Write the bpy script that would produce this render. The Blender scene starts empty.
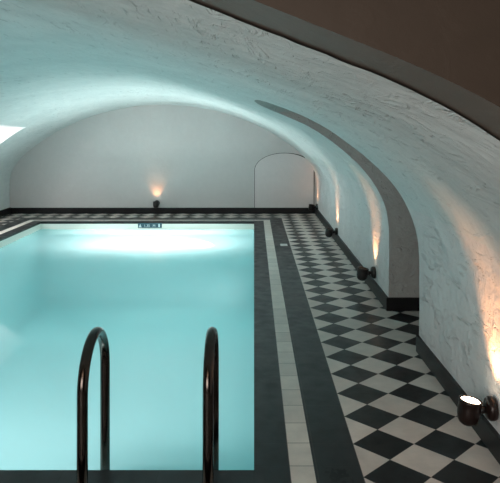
import bpy, bmesh, math, random
import numpy as np
from mathutils import Vector, Matrix, noise
random.seed(4)
scene = bpy.context.scene
C = bpy.data.collections.new('place'); scene.collection.children.link(C)
PI = math.pi

# ------------------------------------------------------------------ helpers
def link(name, me, mat, parent=None):
    o = bpy.data.objects.new(name, me); C.objects.link(o)
    if mat: me.materials.append(mat)
    if parent: o.parent = parent
    return o
def obj(name, bm, mat, parent=None, smooth=False, recalc=True):
    me = bpy.data.meshes.new(name)
    if recalc: bmesh.ops.recalc_face_normals(bm, faces=bm.faces)
    bm.to_mesh(me); bm.free()
    if smooth:
        me.polygons.foreach_set('use_smooth', [True]*len(me.polygons))
    return link(name, me, mat, parent)
def struct(o): o['kind'] = 'structure'; return o
def tag(o, label, cat, group=None):
    o['label'] = label; o['category'] = cat
    if group: o['group'] = group
    return o
def empty(name, loc, rz=0):
    o = bpy.data.objects.new(name, None); C.objects.link(o)
    o.empty_display_size = .05; o.location = loc; o.rotation_euler = (0, 0, rz); return o
def box(bm, x0, x1, y0, y1, z0, z1):
    v = [bm.verts.new((x, y, z)) for z in (z0, z1) for y in (y0, y1) for x in (x0, x1)]
    for f in ((0,2,3,1),(4,5,7,6),(0,1,5,4),(2,6,7,3),(0,4,6,2),(1,3,7,5)):
        bm.faces.new([v[i] for i in f])
def boxbm(*a):
    bm = bmesh.new(); box(bm, *a); return bm
def bevel(bm, w, seg=2):
    bmesh.ops.recalc_face_normals(bm, faces=bm.faces)
    bmesh.ops.bevel(bm, geom=list(bm.edges), offset=w, segments=seg, affect='EDGES', profile=.6)
    return bm
def tube(bm, pts, r, n=20, caps=True):
    pts = [Vector(p) for p in pts]; rings = []
    up = None
    for i, p in enumerate(pts):
        d = (pts[min(i+1, len(pts)-1)] - pts[max(i-1, 0)]).normalized()
        if up is None:
            up = Vector((1, 0, 0)) if abs(d.x) < .9 else Vector((0, 0, 1))
        a = (up - d*up.dot(d)).normalized(); b = d.cross(a); up = a
        rings.append([bm.verts.new(p + (a*math.cos(2*PI*k/n) + b*math.sin(2*PI*k/n))*r) for k in range(n)])
    for A, B in zip(rings, rings[1:]):
        for k in range(n): bm.faces.new((A[k], A[(k+1)%n], B[(k+1)%n], B[k]))
    if caps: bm.faces.new(rings[0][::-1]); bm.faces.new(rings[-1])
def lathe(bm, prof, n=32, M=Matrix()):
    rings = []
    for r, z in prof:
        if r < 1e-5: rings.append([bm.verts.new(M @ Vector((0, 0, z)))])
        else: rings.append([bm.verts.new(M @ Vector((r*math.cos(2*PI*k/n), r*math.sin(2*PI*k/n), z))) for k in range(n)])
    for A, B in zip(rings, rings[1:]):
        for k in range(n):
            a, b = A[k % len(A)], A[(k+1) % len(A)]; c, d = B[(k+1) % len(B)], B[k % len(B)]
            f = []
            for q in (a, b, c, d):
                if q not in f: f.append(q)
            if len(f) > 2: bm.faces.new(f)

# ------------------------------------------------------------------ materials
class NT:
    def __init__(s, name):
        s.m = bpy.data.materials.new(name); s.m.use_nodes = True
        s.t = s.m.node_tree; s.b = s.t.nodes['Principled BSDF']; s.out = s.t.nodes['Material Output']
    def n(s, typ, **kw):
        o = s.t.nodes.new(typ)
        for k, v in kw.items(): setattr(o, k, v)
        return o
    def l(s, a, b): s.t.links.new(a, b)
    def math(s, op, a, b=None, c=None):
        o = s.n('ShaderNodeMath', operation=op)
        for i, q in enumerate((a, b, c)):
            if q is None: continue
            if isinstance(q, (int, float)): o.inputs[i].default_value = q
            else: s.l(q, o.inputs[i])
        return o.outputs[0]
    def mix(s, f, a, b):
        o = s.n('ShaderNodeMix', data_type='RGBA')
        for k, q in ((0, f), (6, a), (7, b)):
            if isinstance(q, (int, float)): o.inputs[k].default_value = q
            elif isinstance(q, tuple): o.inputs[k].default_value = (*q, 1)
            else: s.l(q, o.inputs[k])
        return o.outputs[2]
    def noise(s, scale, detail=4, rough=.5, vec=None, dist=0):
        o = s.n('ShaderNodeTexNoise'); o.inputs['Scale'].default_value = scale
        o.inputs['Detail'].default_value = detail; o.inputs['Roughness'].default_value = rough
        o.inputs['Distortion'].default_value = dist
        if vec is not None: s.l(vec, o.inputs['Vector'])
        return o.outputs[0]
    def pos(s, scale=None):
        g = s.n('ShaderNodeNewGeometry')
        if scale is None: return g.outputs['Position']
        mp = s.n('ShaderNodeMapping'); mp.inputs['Scale'].default_value = scale
        s.l(g.outputs['Position'], mp.inputs['Vector']); return mp.outputs[0]
    def bump(s, h, strength=.5, dist=.01):
        o = s.n('ShaderNodeBump'); o.inputs['Strength'].default_value = strength; o.inputs['Distance'].default_value = dist
        s.l(h, o.inputs['Height']); s.l(o.outputs[0], s.b.inputs['Normal'])
    def ramp(s, v, a, b, lo=0., hi=1.):
        o = s.n('ShaderNodeMapRange'); s.l(v, o.inputs[0])
        for i, q in zip((1, 2, 3, 4), (a, b, lo, hi)): o.inputs[i].default_value = q
        return o.outputs[0]

def simple(name, col, rough=.5, metal=0., spec=.5):
    t = NT(name); t.b.inputs['Base Color'].default_value = (*col, 1); t.b.inputs['Roughness'].default_value = rough
    t.b.inputs['Metallic'].default_value = metal; t.b.inputs['Specular IOR Level'].default_value = spec
    n_ = t.noise(40, 3); t.l(t.math('ADD', t.math('MULTIPLY', n_, .12), rough-.06), t.b.inputs['Roughness'])
    return t.m

def plaster(name, ca, cb, bump=.6, coarse=1.0, scratch=0.):
    t = NT(name); p = t.pos()
    big = t.noise(1.3, 5, .6, p, .6); fine = t.noise(16, 6, .65, p, .4)
    streak = t.noise(7, 5, .65, t.pos((1.6, .55, 1.6)), .8)
    f = t.ramp(t.math('ADD', t.math('MULTIPLY', big, .6), t.math('MULTIPLY', streak, .5)), .38, .72)
    col = t.mix(f, ca, cb)
    sc = t.ramp(t.noise(20, 3, .55, t.pos((1.4, .32, 1.4)), .5), .60, .69)
    sc = t.math('MULTIPLY', sc, t.ramp(t.noise(2.2, 2, .5, p), .45, .6))
    if scratch: col = t.mix(t.math('MULTIPLY', sc, scratch), col, tuple(c*.5 for c in ca))
    t.l(col, t.b.inputs['Base Color'])
    t.b.inputs['Roughness'].default_value = .62; t.b.inputs['Specular IOR Level'].default_value = .3
    scr = t.ramp(streak, .56, .66)
    h = t.math('ADD', t.math('MULTIPLY', t.noise(3.2, 4, .55, p, .3), 2.2*coarse), t.math('ADD', t.math('MULTIPLY', fine, .55), t.math('SUBTRACT', t.math('MULTIPLY', scr, .35*coarse), t.math('MULTIPLY', sc, scratch))))
    t.bump(h, bump, .02)
    return t.m
M_vault = plaster('vault_plaster', (.60, .63, .63), (.74, .76, .755), .7, 1.0, .4)
M_right = plaster('wall_plaster', (.64, .635, .64), (.79, .78, .78), 1.0, 1.2, .22)
M_end = plaster('end_wall_plaster', (.565, .535, .53), (.61, .58, .575), .22, .4)
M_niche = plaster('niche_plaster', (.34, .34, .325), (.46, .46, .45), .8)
M_bright = plaster('white_niche_plaster', (.78, .78, .78), (.84, .84, .84), .2)
M_panel = plaster('arched_panel_plaster', (.66, .61, .61), (.72, .66, .66), .15, .4)
M_brown = plaster('brown_paint', (.045, .032, .023), (.052, .037, .027), .08, .5)
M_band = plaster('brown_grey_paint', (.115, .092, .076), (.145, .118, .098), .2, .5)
M_groove = simple('dark_gap', (.03, .028, .026), .9)
M_base = simple('black_skirting_tile', (.009, .009, .010), .4, 0, .25)

# deck: checkerboard of small square tiles laid diagonally, framed by black / white / black border round the pool
PX0, PX1, PY0, PY1 = -3.40, 0.0, 2.72, 10.13
def deck_material():
    t = NT('deck_tiles'); g = t.n('ShaderNodeSeparateXYZ'); t.l(t.pos(), g.inputs[0])
    x, y = g.outputs[0], g.outputs[1]
    M = t.math
    dx = M('MAXIMUM', M('SUBTRACT', x, PX1), M('SUBTRACT', PX0, x))
    dy = M('MAXIMUM', M('SUBTRACT', y, PY1), M('SUBTRACT', PY0, y))
    d = M('MAXIMUM', dx, dy)
    T = .2028
    along = M('ADD', M('MULTIPLY', M('GREATER_THAN', dx, dy), M('SUBTRACT', y, PY0+.0335)), M('MULTIPLY', M('LESS_THAN', dx, dy), M('SUBTRACT', x, PX1)))
    sf = M('ABSOLUTE', M('SUBTRACT', M('FRACT', M('ADD', M('DIVIDE', along, T), 100.5)), .5))   # 0 at a seam
    seam = M('LESS_THAN', sf, .010)
    tid = M('FLOOR', M('ADD', M('DIVIDE', along, T), 100.0))
    b1, b2, b3 = .153, .258, .458
    strip = M('MULTIPLY', M('GREATER_THAN', d, b1), M('LESS_THAN', d, b2))
    checker = M('GREATER_THAN', d, b3)
    D = .2835
    u = M('DIVIDE', M('ADD', M('SUBTRACT', x, .458), M('SUBTRACT', y, 2.663)), D)
    v = M('DIVIDE', M('SUBTRACT', M('SUBTRACT', x, .458), M('SUBTRACT', y, 2.663)), D)
    par = M('MODULO', M('ADD', M('ADD', M('FLOOR', u), M('FLOOR', v)), 1000.), 2.)
    fu = M('ABSOLUTE', M('SUBTRACT', M('FRACT', M('ADD', u, 100.5)), .5)); fv = M('ABSOLUTE', M('SUBTRACT', M('FRACT', M('ADD', v, 100.5)), .5))
    cg = M('LESS_THAN', M('MINIMUM', fu, fv), .006)
    edge = M('MINIMUM', M('ABSOLUTE', M('SUBTRACT', d, b1)), M('MINIMUM', M('ABSOLUTE', M('SUBTRACT', d, b2+.012)), M('ABSOLUTE', M('SUBTRACT', d, b3))))
    el = M('LESS_THAN', edge, .0022)
    wn = t.n('ShaderNodeTexWhiteNoise', noise_dimensions='3D'); cb = t.n('ShaderNodeCombineXYZ')
    t.l(M('ADD', M('MULTIPLY', M('FLOOR', u), checker), M('MULTIPLY', tid, M('SUBTRACT', 1., checker))), cb.inputs[0])
    t.l(M('ADD', M('MULTIPLY', M('FLOOR', v), checker), strip), cb.inputs[1]); t.l(cb.outputs[0], wn.inputs['Vector'])
    rnd = wn.outputs['Value']; mott = t.noise(9, 5, .6, t.pos())
    white = t.mix(rnd, (.60, .53, .49), (.72, .64, .59))
    black = t.mix(rnd, (.008, .008, .009), (.014, .014, .015))
    bord = t.mix(rnd, (.013, .0135, .015), (.022, .022, .024))
    stripc = t.mix(rnd, (.66, .60, .55), (.76, .70, .64))
    c = t.mix(par, black, white)
    c = t.mix(checker, bord, c)
    c = t.mix(strip, c, stripc)
    c = t.mix(M('MULTIPLY', M('MULTIPLY', seam, M('SUBTRACT', 1., checker)), .85), c, (.012, .012, .012))
    c = t.mix(M('MULTIPLY', M('MULTIPLY', cg, checker), .7), c, (.05, .05, .048))
    c = t.mix(M('MULTIPLY', el, .8), c, (.05, .047, .045))
    mm = t.n('ShaderNodeMix', data_type='RGBA', blend_type='MULTIPLY'); mm.inputs[0].default_value = 1
    t.l(c, mm.inputs[6]); t.l(t.ramp(mott, .3, .7, .86, 1.08), mm.inputs[7])
    t.l(mm.outputs[2], t.b.inputs['Base Color'])
    t.l(t.ramp(mott, .35, .65, .30, .46), t.b.inputs['Roughness'])
    t.b.inputs['Specular IOR Level'].default_value = .22
    # a few wet splashes near the ladder
    px = M('SUBTRACT', x, .355); py = M('SUBTRACT', y, 2.67)
    rr = M('SQRT', M('ADD', M('MULTIPLY', px, px), M('MULTIPLY', M('MULTIPLY', py, py), .45)))
    wet = M('MULTIPLY', M('LESS_THAN', M('ADD', rr, M('MULTIPLY', t.noise(38, 2, .5, t.pos((1, .8, 1))), .22)), .145), .85)
    t.l(t.mix(wet, mm.outputs[2], (.002, .002, .002)), t.b.inputs['Base Color'])
    hh = M('SUBTRACT', 1., M('MAXIMUM', M('MULTIPLY', seam, M('SUBTRACT', 1., checker)), M('MAXIMUM', el, M('MULTIPLY', cg, checker))))
    t.bump(M('ADD', hh, M('MULTIPLY', mott, .5)), .25, .002)
    return t.m
M_deck = deck_material()

def pool_material():
    t = NT('pool_mosaic'); p = t.pos()
    sep = t.n('ShaderNodeSeparateXYZ'); t.l(p, sep.inputs[0])
    up = t.math('GREATER_THAN', sep.outputs[2], -.125)
    c = t.mix(t.noise(2, 3, .5, p), (.40, .70, .72), (.46, .75, .76))
    c = t.mix(up, c, (.74, .74, .68))
    t.l(c, t.b.inputs['Base Color']); t.b.inputs['Roughness'].default_value = .5
    return t.m
M_pool = pool_material()

def water_material():
    t = NT('pool_water'); nt = t.t
    t.t.nodes.remove(t.b)
    bmp = t.n('ShaderNodeBump'); bmp.inputs['Strength'].default_value = .035; bmp.inputs['Distance'].default_value = .05
    t.l(t.noise(1.6, 2, .4, t.pos((1, .6, 1)), .4), bmp.inputs['Height'])
    tr = t.n('ShaderNodeBsdfTransparent'); tr.inputs[0].default_value = (.82, .97, .97, 1)
    tl = t.n('ShaderNodeBsdfTranslucent'); df = t.n('ShaderNodeBsdfDiffuse')
    tl.inputs[0].default_value = (.68, .90, .91, 1); df.inputs[0].default_value = (.30, .62, .64, 1)
    milk = t.n('ShaderNodeMixShader'); milk.inputs[0].default_value = .3; t.l(tl.outputs[0], milk.inputs[1]); t.l(df.outputs[0], milk.inputs[2])
    body = t.n('ShaderNodeMixShader'); body.inputs[0].default_value = .55; t.l(tr.outputs[0], body.inputs[1]); t.l(milk.outputs[0], body.inputs[2])
    gl = t.n('ShaderNodeBsdfGlossy'); gl.inputs['Roughness'].default_value = .04; t.l(bmp.outputs[0], gl.inputs['Normal'])
    fr = t.n('ShaderNodeFresnel'); fr.inputs[0].default_value = 1.33; t.l(bmp.outputs[0], fr.inputs['Normal'])
    # same fresnel on both faces of the sheet
    geo = t.n('ShaderNodeNewGeometry')
    fac = t.math('MULTIPLY', fr.outputs[0], t.math('SUBTRACT', 1., geo.outputs['Backfacing']))
    mx = t.n('ShaderNodeMixShader'); t.l(fac, mx.inputs[0]); t.l(body.outputs[0], mx.inputs[1]); t.l(gl.outputs[0], mx.inputs[2])
    t.l(mx.outputs[0], t.out.inputs['Surface'])
    return t.m
M_water = water_material()
def emit(name, col, s):
    t = NT(name); t.b.inputs['Base Color'].default_value = (*col, 1)
    t.b.inputs['Emission Color'].default_value = (*col, 1); t.b.inputs['Emission Strength'].default_value = s
    return t.m
M_rail = simple('dark_bronze_steel', (.075, .062, .055), .2, 1.0)
M_black = simple('black_powder_coat', (.012, .010, .010), .35)
M_headm = simple('dark_brown_metal', (.022, .012, .010), .3, .3)
M_lens = emit('warm_lens', (1, .80, .58), 9)
M_pane = emit('frosted_lit_pane', (1, .98, .97), 3)
M_uwglow = emit('underwater_streak_glow', (.85, 1, .99), 9)
M_steel = simple('steel', (.5, .55, .55), .3, 1.0)
M_sign = simple('dark_teal_enamel', (.012, .06, .085), .3)
M_signw = simple('white_enamel', (.5, .58, .6), .4)
M_white_tile = simple('pale_tile', (.62, .62, .60), .35)

# ------------------------------------------------------------------ the vault
XC = -1.6
NEAR = [(1.085,0),(1.09,.3),(1.095,.6),(1.088,.72),(1.05,.88),(.99,1.0),(.9,1.12),(.8,1.22),(.68,1.325),(.56,1.41),(.45,1.485),(.3,1.56),(.145,1.62),(0,1.678),(-.13,1.73),(-.5,1.86),(-.9,1.965),(-1.3,2.02),(XC,2.035)]
FAR = [(1.10,0),(1.105,.4),(1.10,.62),(1.07,.75),(1.0,.86),(.92,.955),(.83,1.05),(.70,1.15),(.5,1.3),(.23,1.467),(0,1.575),(-.247,1.68),(-.65,1.80),(-1.1,1.885),(XC,1.915)]
NT_ = 240
def prof(pts):
    full = pts + [(2*XC-x, z) for x, z in pts[-2::-1]]
    a = np.array(full, float); s = np.r_[0, np.cumsum(np.hypot(*np.diff(a, axis=0).T))]
    u = np.linspace(0, s[-1], NT_+1); q = np.c_[np.interp(u, s, a[:,0]), np.interp(u, s, a[:,1])]
    for _ in range(14):
        r = q.copy(); r[1:-1] = .25*q[:-2] + .5*q[1:-1] + .25*q[2:]; q = r
    return q
PN, PF = prof(NEAR), prof(FAR)
ZV0, ZV1 = 1.37, 11.2
def wgt(y):
    t = min(max((y-7.0)/(ZV1-7.0), 0), 1); return t**1.6
iR = min(range(NT_//2), key=lambda i: abs(PN[i][1]-1.605)); iRT = min(range(NT_//2), key=lambda i: abs(PN[i][1]-1.68))
def P(i, y, disp=True):
    if 4.19 < y < 5.14 and iR <= i <= iR+30:      # the niche's own arched crown bites into the vault
        i = i + (iRT-iR)*math.sqrt(max(0, 1-((y-4.72)/(.53 if y < 4.72 else .42))**2))*(1-(i-iR)/30)
    w = wgt(y); i_ = int(i); fr_ = i-i_; j_ = min(i_+1, NT_)
    q = (PN[i_]*(1-w) + PF[i_]*w)*(1-fr_) + (PN[j_]*(1-w) + PF[j_]*w)*fr_
    x, z = q
    if disp:
        a, b = max(i_-1, 0), min(i_+1, NT_)
        t = (PN[b]-PN[a]); nrm = np.array([-t[1], t[0]])/np.hypot(*t)      # inward
        v = Vector((x*1.1, y*.8, z*1.1))
        d = noise.noise(v*1.7)*.012 + noise.noise(v*5)*.004
        d *= min(1, (ZV1-y)/.3) if y > ZV1-.3 else 1
        d *= min(1, max(.0, z/.25))
        if y < ZV0+.2:
            f = max(0, (y-ZV0)/.2); d = d*f + .007*(1-f)
        x += nrm[0]*d; z += nrm[1]*d
    return Vector((x, y, z))
def zlines():
    ks = [ZV0, 4.19, 5.14, 8.75, 9.7, ZV1]; out = []
    for a, b in zip(ks, ks[1:]):
        n = max(2, int((b-a)/.05)); out += [a+(b-a)*k/n for k in range(n)]
    return out + [ZV1]
ZL = zlines()
# the two niches: right one between y 4.19 and 5.14, left one between 8.75 and 10.0
iL = max(range(NT_//2, NT_+1), key=lambda i: -abs(P(i, 9.7, False).z-1.51))
iWR = min(range(NT_//2), key=lambda i: abs(PN[i][1]-.95)); iWL = NT_-iWR
def shell(i0, i1):
    bm = bmesh.new(); V = {}
    def v(i, k):
        if (i, k) not in V: V[(i, k)] = bm.verts.new(P(i, ZL[k]) + (Vector((0, (noise.noise(Vector((i*.21, 3, 1)))+noise.noise(Vector((i*.6, 7, 1)))*.6)*.022-.035, 0)) if k == 0 else Vector()))
        return V[(i, k)]
    for k in range(len(ZL)-1):
        ym = (ZL[k]+ZL[k+1])/2
        for i in range(i0, i1):
            if 4.19 < ym < 5.14 and i < iR: continue
            if 8.75 < ym < 9.7 and i >= iL: continue
            bm.faces.new((v(i, k), v(i+1, k), v(i+1, k+1), v(i, k+1)))
    return bm
struct(obj('wall_right', shell(0, iWR), M_right, smooth=True, recalc=False))
struct(obj('ceiling', shell(iWR, iWL), M_vault, smooth=True, recalc=False))
struct(obj('wall_left', shell(iWL, NT_), M_vault, smooth=True, recalc=False))

def niche(name, ya, yb, i0, i1, xo, mat, pane=False):
    # reveal faces, end wall and soffit of a side niche cut through the vault
    bm = bmesh.new()
    for y in (ya, yb):
        rows = []
        for i in range(i0, i1+1):
            p = P(i, y); n = 14
            rows.append([bm.verts.new((p.x+(xo-p.x)*(j/n), y, p.z)) for j in range(n+1)])
        for A, B in zip(rows, rows[1:]):
            for j in range(len(A)-1): bm.faces.new((A[j], A[j+1], B[j+1], B[j]))
    edge = i1 if P(i1, ya).z > P(i0, ya).z else i0
    ys = [y for y in ZL if ya-1e-6 <= y <= yb+1e-6]
    st = [[bm.verts.new(P(edge, y)), bm.verts.new((xo, y, P(edge, y).z))] for y in ys]
    for A, B in zip(st, st[1:]): bm.faces.new((A[0], A[1], B[1], B[0]))
    top = max(P(edge, ya).z, P(edge, yb).z)
    bm.faces.new([bm.verts.new(q) for q in ((xo, ya, 0), (xo, yb, 0), (xo, yb, top), (xo, ya, top))])
    bmesh.ops.remove_doubles(bm, verts=bm.verts, dist=1e-5)
    return struct(obj(name, bm, mat))
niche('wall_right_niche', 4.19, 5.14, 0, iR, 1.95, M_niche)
niche('wall_left_niche', 8.75, 9.7, iL, NT_, -5.0, M_bright)
# lit frosted window in the end of the left niche
bm = bmesh.new()
for a in ((-4.99, -4.95, 8.82, 9.63, .48, .55), (-4.99, -4.95, 8.82, 9.63, 1.40, 1.46), (-4.99, -4.95, 8.82, 8.88, .55, 1.40), (-4.99, -4.95, 9.57, 9.63, .55, 1.40)): box(bm, *a)
w1 = struct(obj('window_1', bm, M_signw))
obj('window_pane', boxbm(-4.985, -4.97, 8.88, 9.57, .55, 1.40), M_pane, w1)

# end wall: fan of quads below the last vault profile
bm = bmesh.new(); pts = [P(i, ZV1, False) for i in range(NT_+1)]
top = [bm.verts.new(p) for p in pts]; bot = [bm.verts.new((p.x, ZV1, 0)) for p in pts]
for k in range(NT_):
    try: bm.faces.new((top[k], top[k+1], bot[k+1], bot[k]))
    except Exception: pass
o = struct(obj('wall_back', bm, M_end, recalc=False))

# bricked-up arched doorway: shallow panel inside a dark joint
def arch_pts(x0, x1, zs, zt, n=40, z0=.0):
    c, a = (x0+x1)/2, (x1-x0)/2
    return [(x1, z0)] + [(c+a*math.cos(PI*k/n), zs+(zt-zs)*math.sin(PI*k/n)) for k in range(n+1)] + [(x0, z0)]
door = arch_pts(.012, 1.052, .76, 1.06)
bm = bmesh.new(); f = bm.faces.new([bm.verts.new((x, ZV1-.001, z)) for x, z in door])
r = bmesh.ops.extrude_face_region(bm, geom=[f]); bmesh.ops.translate(bm, vec=(0, -.006, 0), verts=[q for q in r['geom'] if isinstance(q, bmesh.types.BMVert)])
dr = struct(obj('door_1', bm, M_panel))
bm = bmesh.new(); n_ = len(door)
ins, outs = [], []
cx, cz = .532, .5
for k, (x, z) in enumerate(door):
    tt = .006 + (.010 if x > .6 and z > .55 else 0) * min(1, (x-.6)/.2) * (1 if z > .6 else .3)
    dx_, dz_ = x-cx, (z-.76 if z > .76 else 0); L = math.hypot(dx_, dz_) or 1
    ins.append(bm.verts.new((x-dx_/L*.002, ZV1-.009, z-dz_/L*.002))); outs.append(bm.verts.new((x+dx_/L*tt, ZV1-.009, z+dz_/L*tt)))
for k in range(n_-1): bm.faces.new((ins[k], ins[k+1], outs[k+1], outs[k]))
obj('door_gap', bm, M_groove, dr)

# entrance side: arch ring and the brown wall face over it
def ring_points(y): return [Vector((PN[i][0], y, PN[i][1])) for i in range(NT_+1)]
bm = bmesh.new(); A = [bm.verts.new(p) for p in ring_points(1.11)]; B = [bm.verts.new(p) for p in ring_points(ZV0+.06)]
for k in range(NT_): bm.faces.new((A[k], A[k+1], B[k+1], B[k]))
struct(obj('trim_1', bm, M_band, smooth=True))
bm = bmesh.new(); X0, X1, ZT = -5.6, 2.4, 2.7
def outer(p):
    dx_, dz_ = p.x-XC, p.z
    s = min((X1-XC)/dx_ if dx_ > 1e-6 else ((X0-XC)/dx_ if dx_ < -1e-6 else 1e9), ZT/dz_ if dz_ > 1e-6 else 1e9)
    return Vector((XC+dx_*s, p.y, dz_*s))
inn = [bm.verts.new(p) for p in ring_points(1.11)]; out_ = [bm.verts.new(outer(p)) for p in ring_points(1.11)]
for k in range(NT_):
    bm.faces.new((inn[k], inn[k+1], out_[k+1], out_[k]))
for sx in (X0, X1):     # corner fill
    vs = [v for v in out_ if abs(v.co.x-sx) < 1e-4]; vt = [v for v in out_ if abs(v.co.z-ZT) < 1e-4]
    a = max(vs, key=lambda v: v.co.z); b = min(vt, key=lambda v: abs(v.co.x-sx))
    bm.faces.new((a, b, bm.verts.new((sx, 1.11, ZT))))
struct(obj('wall_front', bm, M_brown))
bm = bmesh.new(); box(bm, X0, X1, -2.2, 1.11, ZT, ZT+.1); struct(obj('ceiling_entrance', bm, M_brown))
struct(obj('wall_entrance', boxbm(X0, X1, -2.3, -2.2, 0, ZT), M_brown))
struct(obj('wall_entrance_left', boxbm(X0-.1, X0, -2.3, 1.11, 0, ZT), M_brown))
struct(obj('wall_entrance_right', boxbm(X1, X1+.1, -2.3, 1.11, 0, ZT), M_brown))

# floor with the pool opening
bm = bmesh.new()
for (a, b, c, d) in ((-5.7, PX0, -2.3, 11.25), (PX1, 2.5, -2.3, 11.25), (PX0, PX1, -2.3, PY0), (PX0, PX1, PY1, 11.25)):
    box(bm, a, b, c, d, -.028, 0)
struct(obj('floor', bm, M_deck))
# pool basin
bm = bmesh.new(); e = .004
A = [(PX0-e, PY0-e), (PX1+e, PY0-e), (PX1+e, PY1+e), (PX0-e, PY1+e)]
lv = [[bm.verts.new((x, y, z)) for x, y in A] for z in (-.012, -1.35)]
for k in range(4): bm.faces.new((lv[0][k], lv[0][(k+1)%4], lv[1][(k+1)%4], lv[1][k]))
bm.faces.new(lv[1]); bmesh.ops.recalc_face_normals(bm, faces=bm.faces); bmesh.ops.reverse_faces(bm, faces=bm.faces)
struct(obj('pool_basin', bm, M_pool, recalc=False))
WZ = -.115
bm = bmesh.new(); nx, ny = 34, 76
g = [[bm.verts.new((PX0+(PX1-PX0)*i/nx, PY0+(PY1-PY0)*j/ny, WZ)) for i in range(nx+1)] for j in range(ny+1)]
for j in range(ny):
    for i in range(nx): bm.faces.new((g[j][i], g[j][i+1], g[j+1][i+1], g[j+1][i]))
w = obj('pool_water', bm, M_water, smooth=True, recalc=False)
tag(w, 'still milky turquoise water filling the rectangular pool', 'water')

# skirting
BH, BT = .105, .018
def board(name, boxes):
    bm = bmesh.new()
    for b in boxes: box(bm, *b)
    return struct(obj(name, bm, M_base))
board('baseboard_right', [(1.085-BT, 1.13, 1.12, 4.19, 0, BH), (1.075, 1.13, 4.165, 4.19+BT, 0, BH), (1.085-BT, 1.13, 5.14-BT, ZV1, 0, BH), (1.13, 1.95, 5.14-BT, 5.14, 0, BH), (1.13, 1.95, 4.19, 4.19+BT, 0, BH), (1.95-BT, 1.95, 4.19+BT, 5.14-BT, 0, BH)])
board('baseboard_left', [(-4.33, -4.285+BT, 1.12, 8.75, 0, BH), (-4.33, -4.29+BT, 9.7, ZV1, 0, BH), (-5.0, -4.33, 9.7-BT, 9.7, 0, BH), (-5.0, -4.33, 8.75, 8.75+BT, 0, BH)])
board('baseboard_back', [(-4.27, 1.067, ZV1-.022, ZV1, 0, .10)])

# ------------------------------------------------------------------ pool ladder
LX = (-.672, -.180); YF, YB, RR = 2.49, 2.87, .0215
t = empty('pool_ladder', ((LX[0]+LX[1])/2, YF, 0)); tag(t, 'dark metal pool ladder with two tall curved handrails at the near pool edge', 'ladder')
def rel(p): return Vector(p) - t.location
def rail_pts(x):
    r = (YB-YF)/2; h = .595-r; c = (YF+YB)/2
    pts = [(x, YF, 0), (x, YF, .2), (x, YF, .36), (x, YF, h)]
    pts += [(x, c-r*math.cos(PI*k/24), h+r*math.sin(PI*k/24)) for k in range(1, 24)]
    pts += [(x, YB, h), (x, YB, .2), (x, YB, -.2), (x, YB, -1.0)]
    return [rel(p) for p in pts]
for x in LX:
    bm = bmesh.new(); tube(bm, rail_pts(x), RR, 24); hr = obj('handrail', bm, M_rail, t, smooth=True)
    bm = bmesh.new(); lathe(bm, [(RR+.001, .022), (.034, .020), (.045, .006), (.047, 0), (0, 0)], 28, Matrix.Translation(rel((x, YF, .0)))); obj('flange', bm, M_rail, hr, smooth=True)
    bm = bmesh.new(); tube(bm, [rel((x, YB, -.95)), rel((x, YB-.147, -.95))], .014, 14); obj('wall_bumper', bm, M_black, hr)
for z in (-.28, -.54, -.80):
    bm = boxbm(LX[0]-.005-t.location.x, LX[1]+.005-t.location.x, YB-.04-YF, YB+.045-YF, z, z+.03); obj('tread', bevel(bm, .006), M_rail, t)

# ------------------------------------------------------------------ wall spotlights
def make_spot(rec, M_headm):
    # local frame: wall plane at x = 0, fitting sticks out to -x, z up, origin at mounting height
    r = empty('wall_spotlight', (0, 0, 0))
    Mx = Matrix.Rotation(-PI/2, 4, 'Y')      # lathe axis z -> -x
    bm = bmesh.new(); lathe(bm, [(0, -.004), (.051, -.004), (.053, .004), (.052, .020), (.044, .031), (.020, .036), (0, .036)], 32, Mx); obj('mount_plate', bm, M_headm, r, smooth=True)
    bm = bmesh.new(); tube(bm, [(-.03, 0, 0), (-.048, 0, -.004), (-.066, 0, -.006)], .013, 14)
    lathe(bm, [(0, -.019), (.012, -.016), (.018, -.006), (.018, .006), (.012, .016), (0, .019)], 20, Matrix.Translation((-.052, 0, -.005))@Matrix.Rotation(PI/2, 4, 'X')); obj('swivel_arm', bm, M_black, r, smooth=True)
    T = Matrix.Translation((-.110, 0, -.012)) @ Matrix.Rotation(math.radians(9), 4, 'Y')
    bm = bmesh.new()
    lathe(bm, [(0, -.062), (.020, -.060), (.036, -.051), (.045, -.036), (.050, -.012), (.051, .012), (.049, .036), (.052, .040), (.052, .052), (.045, .053), (.043, .052-rec), (0, .052-rec)], 36, T)
    hd = obj('lamp_head', bm, M_headm, r, smooth=True)
    bm = bmesh.new(); lathe(bm, [(.043, .0525-rec), (.040, .055-rec), (.02, .0565-rec), (0, .057-rec)], 32, T); obj('lens', bm, M_lens, hd, smooth=True)
    return r
spot0 = make_spot(.005, M_headm); spot1 = make_spot(.034, M_black)
def dup(root):
    r = root.copy(); C.objects.link(r)
    for ch in root.children:
        c = ch.copy(); C.objects.link(c); c.parent = r
        for g_ in ch.children:
            d = g_.copy(); C.objects.link(d); d.parent = c
    return r
def lamp(kind, loc, energy, col, aim=None, **kw):
    L = bpy.data.lights.new('light', kind); L.energy = energy; L.color = col
    for k, v in kw.items(): setattr(L, k, v)
    o = bpy.data.objects.new('lamp_light', L); C.objects.link(o); o.location = loc
    if aim is not None: o.rotation_euler = (Vector(aim)-Vector(loc)).to_track_quat('-Z', 'Y').to_euler()
    return o
WARM = (1, .44, .19)
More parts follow.
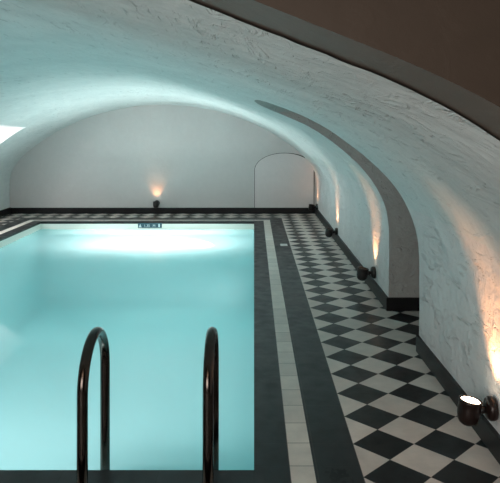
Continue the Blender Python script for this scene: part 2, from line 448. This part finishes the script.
spots = [((1.078, 2.865, .200), 0, 'nearest wall spotlight with its glowing lens visible, by the right edge of the photo', 7.5),
         ((1.083, 5.71, .180), 0, 'black wall spotlight just past the grey niche, second nearest on the right wall', 4.5),
         ((1.090, 8.30, .135), 0, 'third black wall spotlight down the right wall, midway between niche and far corner', 3.8),
         ((1.098, 10.95, .145), 0, 'small black wall spotlight in the far right corner beside the arched door panel', 3.0),
         ((-1.71, 11.198, .180), PI/2, 'lone black spotlight on the back wall behind the pool, with warm glow above', 1.8)]
for k, (loc, rz, lab, en) in enumerate(spots):
    s = spot0 if k == 0 else spot1 if k == 1 else dup(spot1)
    s.location = loc; s.rotation_euler = (0, 0, rz); tag(s, lab, 'spotlight', 'wall spotlights around the pool')
    R = Matrix.Rotation(rz, 4, 'Z'); o_ = Vector(loc) + R @ Vector((-.100, 0, .055)); aim = Vector(loc) + R @ Vector((.02, 0, .36))
    lamp('SPOT', o_, en*2.2, WARM, aim, spot_size=math.radians(74), spot_blend=.9, shadow_soft_size=.02)

# ------------------------------------------------------------------ depth plate, deck tile, drain
pl = empty('depth_marker', ((138-254)/636*PY1, PY1, -.055))
pw = .38
o = obj('plate', boxbm(0, pw, -.008, 0, -.038, .038), M_sign, pl)
def text(s, x, z, size, par, mat, y=-.0095):
    cu = bpy.data.curves.new('t', 'FONT'); cu.body = s; cu.size = size; cu.extrude = .0008; cu.offset = .0
    tmp = bpy.data.objects.new('t', cu); C.objects.link(tmp); bpy.context.view_layer.update()
    me = bpy.data.meshes.new_from_object(tmp.evaluated_get(bpy.context.evaluated_depsgraph_get())); bpy.data.objects.remove(tmp)
    q = link('lettering', me, mat, par); q.rotation_euler = (PI/2, 0, 0); q.location = (x, y, z); return q
text('\u25B2', .0, 0, .01, pl, M_signw) if False else None
bm = bmesh.new(); vs = [bm.verts.new(q) for q in ((.012, -.0095, -.028), (.060, -.0095, -.028), (.036, -.0095, .026))]; bm.faces.new(vs); obj('symbol', bm, M_signw, pl)
text('1.35', .095, -.020, .056, pl, M_signw)
text('M', .235, -.020, .056, pl, M_signw)
bm = bmesh.new(); box(bm, .325, .350, -.0095, -.008, -.026, .026); obj('symbol', bm, M_signw, pl)
tag(pl, 'dark teal depth marker plate with pale lettering on the far pool wall', 'sign')
bm = boxbm(.335, .425, 8.02, 8.16, .0, .004); tag(obj('deck_marker', bevel(bm, .001, 1), M_white_tile), 'small pale rectangular marker tile on the black border right of the pool', 'tile')

# streak of underwater light below the depth plate, built as a glowing slab
uw = empty('underwater_light_streak', (-1.45, PY1-.01, -.36)); tag(uw, 'bright white streak of underwater light, built as a glowing slab, at the far end below the teal depth marker', 'pool light')
STREAK_PTS = [(-2.10,-.407),(-1.98,-.268),(-1.72,-.235),(-1.47,-.226),(-1.2,-.240),(-.95,-.268),(-.72,-.315),(-.64,-.352),(-.68,-.372),(-.76,-.388),(-1.3,-.400)]
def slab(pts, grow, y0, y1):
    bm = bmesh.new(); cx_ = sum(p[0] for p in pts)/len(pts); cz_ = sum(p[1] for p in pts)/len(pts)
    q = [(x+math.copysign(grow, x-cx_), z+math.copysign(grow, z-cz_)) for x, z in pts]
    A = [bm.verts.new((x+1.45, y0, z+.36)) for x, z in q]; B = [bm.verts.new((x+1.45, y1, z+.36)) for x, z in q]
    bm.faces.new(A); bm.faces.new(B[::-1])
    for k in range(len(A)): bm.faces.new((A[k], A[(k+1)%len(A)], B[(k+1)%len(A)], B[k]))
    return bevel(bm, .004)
obj('streak_backing', slab(STREAK_PTS, .012, -.045, .008), M_white_tile, uw)
obj('lens', slab(STREAK_PTS, 0, -.062, -.044), M_uwglow, uw)  # emissive slab cut to the outline of the light streak on the water

# ------------------------------------------------------------------ lights
CY = (.84, .97, .98)
UP = (1, .97, .94)
for y in (6.2, 8.8):
    lamp('AREA', (-.03, y, -.55), 3.6, CY, (-3, y, -.45), shape='RECTANGLE', size=1.2, size_y=.35)
    lamp('AREA', (-3.37, y, -.55), 3.6, CY, (0, y, -.45), shape='RECTANGLE', size=1.2, size_y=.35)
lamp('AREA', (-1.7, 2.80, -.85), 26, CY, (-1.7, 3.9, -.25), shape='RECTANGLE', size=2.7, size_y=.35)
lamp('AREA', (-1.6, 10.0, -.55), 22, UP, (-1.6, 8.6, 1.2), shape='RECTANGLE', size=2.4, size_y=.3)
for lx_ in (-1.85, -1.05):
    lamp('SPOT', (lx_, 8.8, -1.30), 180, (1, .96, .935), (lx_, 9.15, 2), spot_size=math.radians(112), spot_blend=1, shadow_soft_size=.12)
lamp('POINT', (-4.55, 8.98, 1.1), 20, (1, .97, .95), shadow_soft_size=.12)  # unseen lamp added to brighten the left niche
lamp('AREA', (-1.0, -1.0, 2.6), 14, (1, .72, .50), (-.6, 1.0, 0), shape='RECTANGLE', size=1.6, size_y=1.0)  # unseen warm lamp added for the entrance face and near deck
lamp('AREA', (-1.5, -1.2, 1.3), 66, (.98, .93, .88), (-.9, 8, 1.25), shape='RECTANGLE', size=2.6, size_y=1.2)  # added neutral fill, unseen behind the camera

wd = bpy.data.worlds.new('world'); scene.world = wd; wd.use_nodes = True
wd.node_tree.nodes['Background'].inputs[0].default_value = (.5, .6, .65, 1); wd.node_tree.nodes['Background'].inputs[1].default_value = .0

# ------------------------------------------------------------------ camera
cam = bpy.data.cameras.new('camera'); co = bpy.data.objects.new('camera', cam); C.objects.link(co)
co.location = (0, 0, 1.45); co.rotation_euler = (PI/2, 0, 0)
cam.sensor_width = 36; cam.lens = 636/500*36; cam.shift_x = -(254-250)/500; cam.shift_y = -(241.5-131)/500; cam.clip_start = .02
scene.camera = co
scene.view_settings.view_transform = 'Standard'; scene.view_settings.exposure = .3
cy = scene.cycles
cy.use_denoising = True; cy.max_bounces = 10; cy.diffuse_bounces = 6; cy.transparent_max_bounces = 12
cy.sample_clamp_indirect = 4; cy.caustics_reflective = False; cy.caustics_refractive = False
